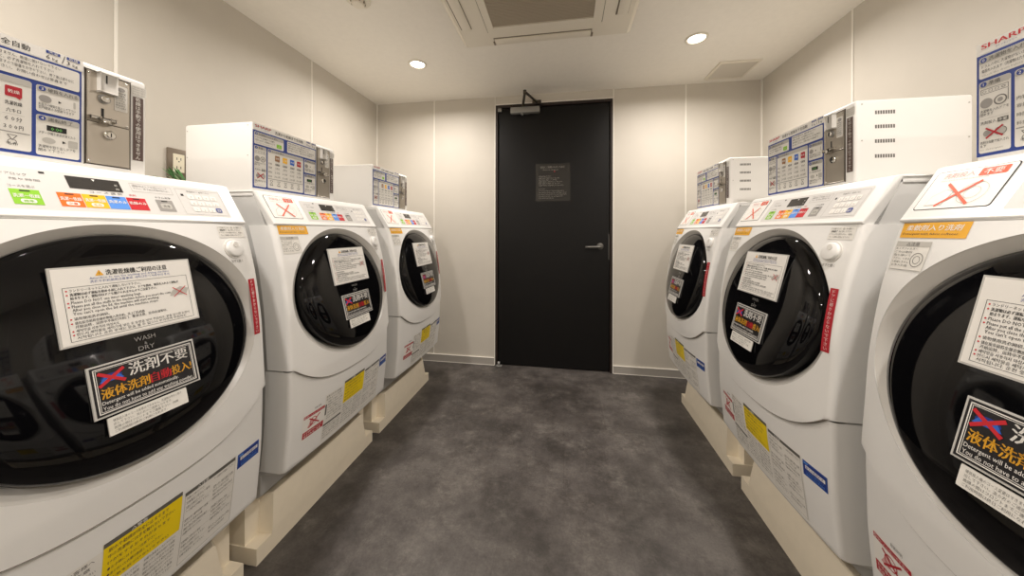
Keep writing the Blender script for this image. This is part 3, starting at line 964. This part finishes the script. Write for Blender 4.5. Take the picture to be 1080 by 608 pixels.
    for x, m, t in ((-.172, 'tan', '標準'), (-.139, 'gold', '少量'), (-.106, 'blue', '洗濯'), (-.0735, 'crimson', '乾燥')):
        L.rr(x - .0100, .2595, x + .0100, .2800, .002, m, 2); L.text(t, x, .2670, .0075, 'paper', 3, w=.014, al='C')
        L.poly([(x + .002, .2600), (x + .008, .2600), (x + .008, .2560)], m, 2)
        for i, z in enumerate((.2440, .2300, .2135, .1980)):
            L.text(('洗濯乾燥', '六キロ', '６０分', '３００円')[i], x, z, .0085 if i < 2 else .0095, 'ink', 2, w=(.020, .017, .020, .023)[i], al='C', bold=.01)
        L.rect(x - .013, .2255, x + .013, .2259, 'light_ink', 2)
    for i, z in enumerate((.2440, .2300, .2135, .1980)):
        L.text(('内容', '容量', '時間', '料金')[i], -.2080, z, .0075, 'grey_ink', 2, w=.014)
    L.rect(-.2090, .1905, -.0540, .1925, 'bgrey', 2)
    for i, x in enumerate((-.196, -.166, -.136, -.106, -.075)):
        L.text('▽', x, .1760, .014, 'grey_ink', 2, al='C'); L.text('毛布', x, .1670, .0065, 'ink', 2, w=.014, al='C'); L.ring(x, .1730, .0055, .005, .001, 'grey_ink', 2)
    cell(-.0465, .2435, .0125, .2975, True, '3', '硬貨を入れる')
    L.ell(-.0350, .2715, .0085, .0075, 'bgrey', 2); L.text('▶', -.0175, .2690, .006, 'ink', 2); L.rect(.0035, .2660, .0065, .2790, 'label_grey', 2)
    L.text('料金分の硬貨を投入して下さい', -.0435, .2570, .0065, 'ink', 2, w=.050); L.text('百円硬貨のみ使用できます', -.0435, .2505, .0065, 'ink', 2, w=.048)
    cell(-.0465, .1555, .0125, .2375, True, '4', '運転終了')
    L.rect(-.0330, .2075, -.0060, .2185, 'ink', 2); L.text('0:00', -.0200, .2095, .009, 'led', 3, al='C')
    L.text('ブザーが鳴り表示が消えたら', -.0435, .1995, .0062, 'ink', 2, w=.050)
    L.text('▶', -.0120, .1855, .007, 'ink', 2); L.rr(-.0040, .1790, .0100, .1940, .002, 'label_grey', 2); L.ell(-.0300, .1870, .009, .006, 'label_grey', 2)
    L.text('洗濯物を取り出しドアを', -.0435, .1715, .0068, 'ink', 2, w=.050); L.text('閉めて下さい', -.0435, .1640, .0068, 'ink', 2, w=.034)
    L.build('instruction_sign', R)['label'] = 'blue framed instruction sign'
    # side lettering strip in brown and print above it
    L = Lab(fb, .0010, .0003)
    L.rr(.1015, .1765, .1215, .3345, .001, 'brown', 0)
    L.vtext('乾燥は手動での使用はできません', .1115, .3330, .1780, .0105, 'label', 1, bold=.01)
    L.rr(.0985, .3380, .1275, .3625, .003, 'label', 0)
    for i in range(4):
        L.text('硬貨返却は係員までご連絡下さい', .1005, .3565 - i * .0055, .0042, 'light_ink', 1, w=.025)
    L.build('coin_label', R)
    # coin mechanism
    q = MB()
    q.box(cb(.0200, -.112, .1515), cb(.0965, -.1056, .3645), 'steel_dark', .0012, 1)
    q.box(cb(.0225, -.112, .1540), cb(.0940, -.1048, .2475), 'steel', .001, 1)
    q.box(cb(.0225, -.112, .2495), cb(.0940, -.1048, .3620), 'steel', .001, 1)
    for (u, z) in ((.027, .357), (.089, .357), (.027, .255), (.089, .253), (.027, .159)):
        q.cyl(cb(u, -.1055, z), cb(u, -.1038, z), .0022, 'chrome', n=10)
    mech = q.build('coin_mechanism', R)
    q = MB()
    q.box(cb(.0385, -.106, .3195), cb(.0670, -.0950, .3625), 'silver', .003, 2)
    q.box(cb(.0480, -.0960, .3400), cb(.0505, -.0945, .3590), 'ink')
    q.build('coin_inlet', mech, 40)
    q = MB(); q.cyl(cb(.0500, -.1052, .3050), cb(.0500, -.0970, .3050), .0078, 'chrome', n=24, bev=.0012); q.cyl(cb(.0500, -.1052, .3050), cb(.0500, -.1020, .3050), .0105, 'alu', n=24)
    q.build('return_button', mech, 40)
    q = MB(); q.box(cb(.0455, -.1052, .2565), cb(.0500, -.1042, .2830), 'ink'); q.build('coin_slot', mech)
    q = MB(); q.box(cb(.0250, -.1052, .2545), cb(.0660, -.0970, .2605), 'chrome', .002, 2); q.box(cb(.0410, -.1052, .2470), cb(.0560, -.0950, .2590), 'chrome', .003, 2); q.build('coin_tray', mech, 40)
    q = MB(); q.cyl(cb(.0580, -.1052, .2240), cb(.0580, -.0995, .2240), .0105, 'chrome', n=28, bev=.0012); q.cyl(cb(.0580, -.102, .2240), cb(.0580, -.0965, .2240), .0065, 'chrome', n=20); q.box(cb(.0572, -.0970, .2195), cb(.0588, -.0960, .2285), 'ink'); q.build('lock', mech, 40)
    L = Lab(lambda u, z, h: cb(u, -.1048 + h, z), .0006, .0003)
    L.rr(.0675, .2870, .0905, .3480, .003, 'label', 0); L.ell(.0790, .3390, .007, .005, 'bgrey', 1)
    for i, t in enumerate(('使用硬貨', '百円硬貨', '五百円不可', 'おつりは', '出ません', '硬貨返却は', 'ボタンを押す')):
        L.text(t, .0695, .3280 - i * .0058, .0048, 'grey_ink', 1, w=.018 - .002 * (i % 2))
    L.build('mechanism_label', mech)
    return R

# ------------------------------------------------------------ pedestal
def make_pedestal():
    R = empty('pedestal')
    q = MB()
    B = -1.085
    U0, U1, WF, WB = -.316, .320, -.0335, -.56
    # lower tray slab
    q.prism([(U0, -WB), (U0, -WF - .0), (U1, -WF), (U1, -WB)], 2, 0, .055, 'cream')
    # upper block: front corners notched, faces leaning back slightly
    def ring(z, lean, notch):
        e = .003
        wf = WF - lean
        nd = -.082                        # depth of the corner notch
        return [(U0 + e, WB), (U1 - e, WB), (U1 - e, nd), (U1 - .050 - notch, nd), (U1 - .056 - notch * 2.4, wf), (U0 + .056 + notch * 2.4, wf), (U0 + .050 + notch, nd), (U0 + e, nd)]
    levels = [(.0545, .0, 0), (.072, .0, .001), (.177, .012, .007), (.180, .016, .009)]
    vs = []; fs = []
    for z, l, nn in levels:
        vs += [(u, -w, z) for u, w in ring(z, l, nn)]
    for i in range(len(levels) - 1):
        for j in range(8):
            fs.append((i * 8 + j, i * 8 + (j + 1) % 8, (i + 1) * 8 + (j + 1) % 8, (i + 1) * 8 + j))
    fs.append(tuple(24 + j for j in range(8)))
    q.add(vs, fs, 'cream')
    q.cyl((.003, -WF + .012, .096), (.003, -WF + .0030, .096), .0022, 'grey_ink', n=10)
    q.cyl((.028, -WF + .012, .093), (.028, -WF + .0030, .093), .0022, 'grey_ink', n=10)
    o = q.build('base_block', R, 30)
    return R

def children(o):
    return [c for c in bpy.data.objects if c.parent == o]
def copy_tree(o, parent=None):
    c = o.copy()
    COL.objects.link(c)
    if parent:
        c.parent = parent
    for ch in children(o):
        copy_tree(ch, c)
    return c
WASHER, COIN, PED = make_washer(), make_coin_box(), make_pedestal()
FL, FR = -.9472, .7083
SPOTS = [
    ('L', .534, 'nearest left washer dryer, WASH and DRY clearly readable on its black door', 'coin box with its silver coin mechanism in close view at the far left', 'cream pedestal under the nearest left washer, cut off by the bottom of the photo'),
    ('L', 1.213, 'middle washer dryer of the left row, standing between two others', 'coin box on the middle left washer, beside the brown wall outlet', 'cream pedestal under the middle left washer, seen along its whole length'),
    ('L', 1.914, 'farthest washer dryer of the left row, next to the back wall left of the door', 'small looking coin box farthest along the left wall, nearest the left back corner', 'cream pedestal at the far left end, below the washer nearest the door'),
    ('R', .520, 'washer dryer nearest the camera on the right, its door cut off by the photo edge', 'coin box at the right photo edge with a large red brand name showing', 'cream pedestal under the nearest right washer, almost out of view at the bottom'),
    ('R', 1.189, 'middle washer dryer of the right row, its whole round door in view', 'coin box on the middle right washer, four vent rows on its broad white side', 'cream pedestal under the middle right washer, running out of the bottom of the photo'),
    ('R', 1.896, 'farthest washer dryer of the right row, turned most edge-on near the back wall', 'small looking coin box farthest along the right wall, beneath the ceiling vent', 'cream pedestal at the far right end, below the washer nearest the back wall'),
]
for i, (sd, y, l1, l2, l3) in enumerate(SPOTS):
    for proto, z, lab, cat, grp in ((WASHER, EYE - ZB, l1, 'washing machine', GROUP_W), (COIN, EYE - ZC, l2, 'coin box', 'coin boxes on top of the washers'), (PED, 0, l3, 'pedestal', 'cream plastic pedestals under the washers')):
        o = proto if i == 0 else copy_tree(proto)
        o.location = (FL if sd == 'L' else FR, y, z)
        o.rotation_euler = (0, 0, PI / 2 if sd == 'L' else -PI / 2)
        tag(o, lab, cat, grp)
        if proto is WASHER and (sd, i) == ('R', 3):      # on this one the do-not label was stuck further out
            for ch in children(o):
                if ch.name.startswith('prohibition_label'):
                    bpy.data.objects.remove(ch)
            prohibition_label(o, -.030, .013)

# ------------------------------------------------------------ ceiling cassette air conditioner
AX0, AX1, AY0, AY1 = -.579, .348, .885, 1.836
ac = empty('air_conditioner', ((AX0 + AX1) / 2, (AY0 + AY1) / 2, H))
tag(ac, 'square white cassette air conditioner set into the ceiling', 'air conditioner')
def rectring(mb, o, z0, i, z1, m):
    (a, b, c, d) = o; (e, f, g, h) = i
    vs = [(a, b, z0), (c, b, z0), (c, d, z0), (a, d, z0), (e, f, z1), (g, f, z1), (g, h, z1), (e, h, z1)]
    mb.add(vs, [(0, 1, 5, 4), (1, 2, 6, 5), (2, 3, 7, 6), (3, 0, 4, 7)], m)
ZA = H - .026
GX0, GX1, GY0, GY1 = -.411, .187, 1.010, 1.700
q = MB()
rectring(q, (AX0, AY0, AX1, AY1), H - .0005, (AX0, AY0, AX1, AY1), H - .008, 'ac')
rectring(q, (AX0, AY0, AX1, AY1), H - .008, (AX0 + .020, AY0 + .020, AX1 - .020, AY1 - .020), ZA, 'ac')
rectring(q, (AX0 + .020, AY0 + .020, AX1 - .020, AY1 - .020), ZA, (GX0, GY0, GX1, GY1), ZA, 'ac')
rectring(q, (GX0, GY0, GX1, GY1), ZA, (GX0, GY0, GX1, GY1), ZA + .012, 'ac_slot')
q.box((AX0 + .05, AY0 + .05, H - .014), (AX1 - .05, AY1 - .05, H - .004), 'ac')
part(q, 'panel', ac)
q = MB()
g = .003
rectring(q, (GX0 + g, GY0 + g, GX1 - g, GY1 - g), ZA + .006, (GX0 + g, GY0 + g, GX1 - g, GY1 - g), ZA - .003, 'ac')
rectring(q, (GX0 + g, GY0 + g, GX1 - g, GY1 - g), ZA - .003, (GX0 + .038, GY0 + .042, GX1 - .046, GY1 - .045), ZA - .003, 'ac')
rectring(q, (GX0 + .038, GY0 + .042, GX1 - .046, GY1 - .045), ZA - .003, (GX0 + .038, GY0 + .042, GX1 - .046, GY1 - .045), ZA + .008, 'ac')
part(q, 'grille_frame', ac)
q = MB()
x0, x1, y0, y1 = GX0 + .038, GX1 - .046, GY0 + .042, GY1 - .045
q.box((x0, y0, ZA + .006), (x1, y1, ZA + .011), 'ac_grille')
ny = 62
for i in range(ny):
    y = y0 + (y1 - y0) * (i + .5) / ny
    q.box((x0, y - .0030, ZA + .0005), (x1, y + .0022, ZA + .006), 'ac_grille')
part(q, 'intake_grille', ac)
def louver(a, b, c, d):
    q = MB()
    q.box((a, b, ZA - .0012), (c, d, ZA + .004), 'ac_slot')
    part(q, 'air_slot', ac)
    q = MB()
    ax = 0 if (c - a) > (d - b) else 1
    e = .006
    q.box((a + (e if ax == 1 else .004), b + (e if ax == 0 else .004), ZA - .007), (c - (e * .3 if ax == 1 else .004), d - (e * .3 if ax == 0 else .004), ZA - .0005), 'ac', .003, 2)
    part(q, 'louver', ac, 40)
ym = (GY0 + GY1) / 2
louver(-.545, ym - .300, -.487, ym + .298)
louver(.246, ym - .300, .304, ym + .298)
louver(-.392, 1.748, .142, 1.803)
louver(-.392, GY0 - .093, .142, GY0 - .035)
q = MB()
for x in (-.392, .142):
    q.box((x - .006, 1.778, ZA - .008), (x + .006, 1.805, ZA - .0005), 'ac_slot', .002)
part(q, 'panel_clips', ac)

# ------------------------------------------------------------ downlights
def downlight(x, y, label, group=None):
    R = empty('downlight', (x, y, H))
    tag(R, label, 'ceiling light', 'recessed ceiling downlights')
    q = MB()
    n = 40
    vs = []; fs = []
    prof = [(.060, 0.), (.060, -.004), (.056, -.007), (.048, -.007), (.045, -.003), (.0435, -.0005)]
    for r, z in prof:
        vs += [(r * math.cos(2 * PI * k / n), r * math.sin(2 * PI * k / n), z) for k in range(n)]
    for i in range(len(prof) - 1):
        for k in range(n):
            fs.append((i * n + k, i * n + (k + 1) % n, (i + 1) * n + (k + 1) % n, (i + 1) * n + k))
    q.add(vs, fs, 'ac', True)
    q.build('trim_ring', R)
    q = MB(); q.add([(.0445 * math.cos(2 * PI * k / n), .0445 * math.sin(2 * PI * k / n), -.0012) for k in range(n)][::-1], [tuple(range(n))], 'lamp')
    q.build('lens', R)
    l = bpy.data.lights.new('lamp_light', 'AREA')
    l.shape = 'DISK'; l.size = .088; l.energy = LAMP_W; l.color = LAMP_COL; l.spread = math.radians(LAMP_SPREAD)
    o = bpy.data.objects.new('lamp_light', l); COL.objects.link(o); o.parent = R; o.location = (0, 0, -.0085)
    return R
downlight(-.955, 1.990, 'glowing round downlight in the ceiling left of the door')
downlight(.737, 1.972, 'glowing round downlight in the ceiling near the vent, right of the door')
downlight(-.955, .38, 'round downlight in the ceiling over the nearest left washer')
downlight(.737, .38, 'round downlight in the ceiling over the nearest right washer')
downlight(-.955, -1.0, 'round downlight in the ceiling behind the camera, left side')
downlight(.737, -1.0, 'round downlight in the ceiling behind the camera, right side')

# ------------------------------------------------------------ ceiling vent and smoke detector
vx0, vx1, vy0, vy1 = .985, 1.235, 2.262, 2.505
v = empty('ceiling_vent', ((vx0 + vx1) / 2, (vy0 + vy1) / 2, H))
tag(v, 'square slatted vent in the ceiling near the right back corner', 'vent')
q = MB()
rectring(q, (vx0, vy0, vx1, vy1), H - .0005, (vx0 + .003, vy0 + .003, vx1 - .003, vy1 - .003), H - .010, 'ac')
rectring(q, (vx0 + .003, vy0 + .003, vx1 - .003, vy1 - .003), H - .010, (vx0 + .016, vy0 + .016, vx1 - .016, vy1 - .016), H - .011, 'ac')
rectring(q, (vx0 + .016, vy0 + .016, vx1 - .016, vy1 - .016), H - .011, (vx0 + .016, vy0 + .016, vx1 - .016, vy1 - .016), H - .001, 'ac')
part(q, 'vent_frame', v)
q = MB()
q.box((vx0 + .016, vy0 + .016, H - .003), (vx1 - .016, vy1 - .016, H - .001), 'ac_slot')
for i in range(18):
    y = vy0 + .020 + (vy1 - vy0 - .040) * (i + .5) / 18
    q.box((vx0 + .016, y - .0042, H - .0095), (vx1 - .016, y + .0042, H - .005), 'vent_pale', .001, 1)
part(q, 'vent_slats', v)
s = empty('smoke_detector', (-.965, 1.385, H))
tag(s, 'round cream smoke detector at the top edge of the photo', 'smoke detector')
q = MB(); q.cyl((-.965, 1.385, H), (-.965, 1.385, H - .012), .056, 'ac', n=40, bev=.003)
part(q, 'detector_base', s, 40)
q = MB(); q.cyl((-.965, 1.385, H - .012), (-.965, 1.385, H - .034), .034, 'ac', r2=.026, n=32, bev=.003)
for k_ in range(8):
    a = 2 * PI * k_ / 8
    q.box((-.965 + .030 * math.cos(a) - .003, 1.385 + .030 * math.sin(a) - .003, H - .026), (-.965 + .030 * math.cos(a) + .003, 1.385 + .030 * math.sin(a) + .003, H - .016), 'ac_slot')
part(q, 'sensor_head', s, 40)

# ------------------------------------------------------------ notice on the door
nb = MB()
n_ = empty('door_notice', (-.093, YD, EYE + .39))
tag(n_, 'dark notice sheet with faint grey writing stuck on the black door', 'notice')
fdn = lambda x, z, h: (x, YD - h, z)
L = Lab(fdn, .0012, .0003)
mat('notice_dark', '2b2926', .25)
mat('notice_grey', '8b877f', .5)
L.sheet(-.230, EYE + .247, .044, EYE + .548, .001, 'notice_dark')
zt = EYE + .525
L.text('安全にご利用いただくために', -.19, zt - .012, .018, 'notice_grey', 1, w=.19)
L.text('Notice to our guests', -.17, zt - .030, .013, 'notice_grey', 1, w=.12); L.text('▼', -.085, zt - .046, .012, 'crimson', 1)
for i in range(6):
    L.text('洗濯乾燥機のご利用後は速やかに洗濯物をお取り出し下さい。忘れ物にご注意下さい。', -.205, zt - .082 - i * .0145, .010, 'notice_grey', 1, w=(.10, .17, .15, .19, .17, .20)[i])
for i in range(6):
    L.text('Please keep this room clean and do not leave your belongings unattended.', -.205, zt - .182 - i * .0145, .011, 'notice_grey', 1, w=(.05, .20, .22, .22, .19, .12)[i])
part(L, 'sheet', n_)

# ------------------------------------------------------------ wall outlet
OY, OZ = 1.136, EYE + .284
ol = empty('wall_outlet', (XL, OY, OZ))
tag(ol, 'brown wall outlet with an ivory socket on the left wall', 'outlet')
q = MB(); q.box((XL, OY - .062, OZ - .062), (XL + .009, OY + .062, OZ + .062), 'plate_brown', .003, 2)
part(q, 'cover_plate', ol, 40)
q = MB(); q.box((XL + .006, OY - .044, OZ - .036), (XL + .0115, OY - .004, OZ + .040), 'ivory', .001, 1)
for z in (.020, -.016):
    for dy in (-.032, -.018):
        q.box((XL + .011, OY + dy - .001, OZ + z - .005), (XL + .0118, OY + dy + .0015, OZ + z + .005), 'ink')
    q.cyl((XL + .011, OY - .0245, OZ + z - .011), (XL + .0118, OY - .0245, OZ + z - .011), .0025, 'ink', n=12)
part(q, 'socket', ol)

# ------------------------------------------------------------ small plant behind the middle left coin box
PX, PY, PZ = -1.432, 1.022, EYE + .1358
pl = empty('potted_plant', (PX, PY, PZ))
tag(pl, 'small green leafy plant peeking out below the wall outlet', 'plant')
q = MB()
n = 24
prof = [(.0, 0), (.024, 0), (.032, .045), (.034, .047), (.034, .054), (.030, .054), (.028, .044), (0, .043)]
vs = []; fs = []
for r, z in prof:
    vs += [(PX + r * math.cos(2 * PI * k_ / n), PY + r * math.sin(2 * PI * k_ / n), PZ + z) for k_ in range(n)]
for i in range(len(prof) - 1):
    for k_ in range(n):
        fs.append((i * n + k_, i * n + (k_ + 1) % n, (i + 1) * n + (k_ + 1) % n, (i + 1) * n + k_))
q.add(vs, fs, 'terracotta', True)
part(q, 'pot', pl, 40)
q = MB()
rng = random.Random(3)
for i in range(22):
    a = rng.uniform(0, 2 * PI) if i > 7 else rng.uniform(PI * 1.15, PI * 1.75)
    el = rng.uniform(.35, 1.25)
    ln = rng.uniform(.065, .115)
    d = Vector((math.cos(a) * math.cos(el), math.sin(a) * math.cos(el), math.sin(el)))
    base_ = Vector((PX, PY, PZ + .035)) + Vector((d.x, d.y, 0)) * .008
    sd = d.cross(Vector((0, 0, 1))).normalized()
    prevp = None; vs = []; fs = []
    for t in range(7):
        f = t / 6
        c = base_ + d * ln * f + Vector((0, 0, -.03 * f * f * math.cos(el)))
        w = .0085 * math.sin(PI * min(1, f * .92 + .08)) ** .8 + .0006
        up = d.cross(sd) * (.003 * math.sin(PI * f))
        vs += [c - sd * w + up, c, c + sd * w + up]
    for t in range(6):
        fs += [(3 * t, 3 * t + 1, 3 * t + 4, 3 * t + 3), (3 * t + 1, 3 * t + 2, 3 * t + 5, 3 * t + 4)]
    q.add(vs, fs, 'leaf' if i % 4 else 'leaf_pale', True)
part(q, 'leaves', pl)

bpy.data.objects.remove(_to); bpy.data.curves.remove(_tc)
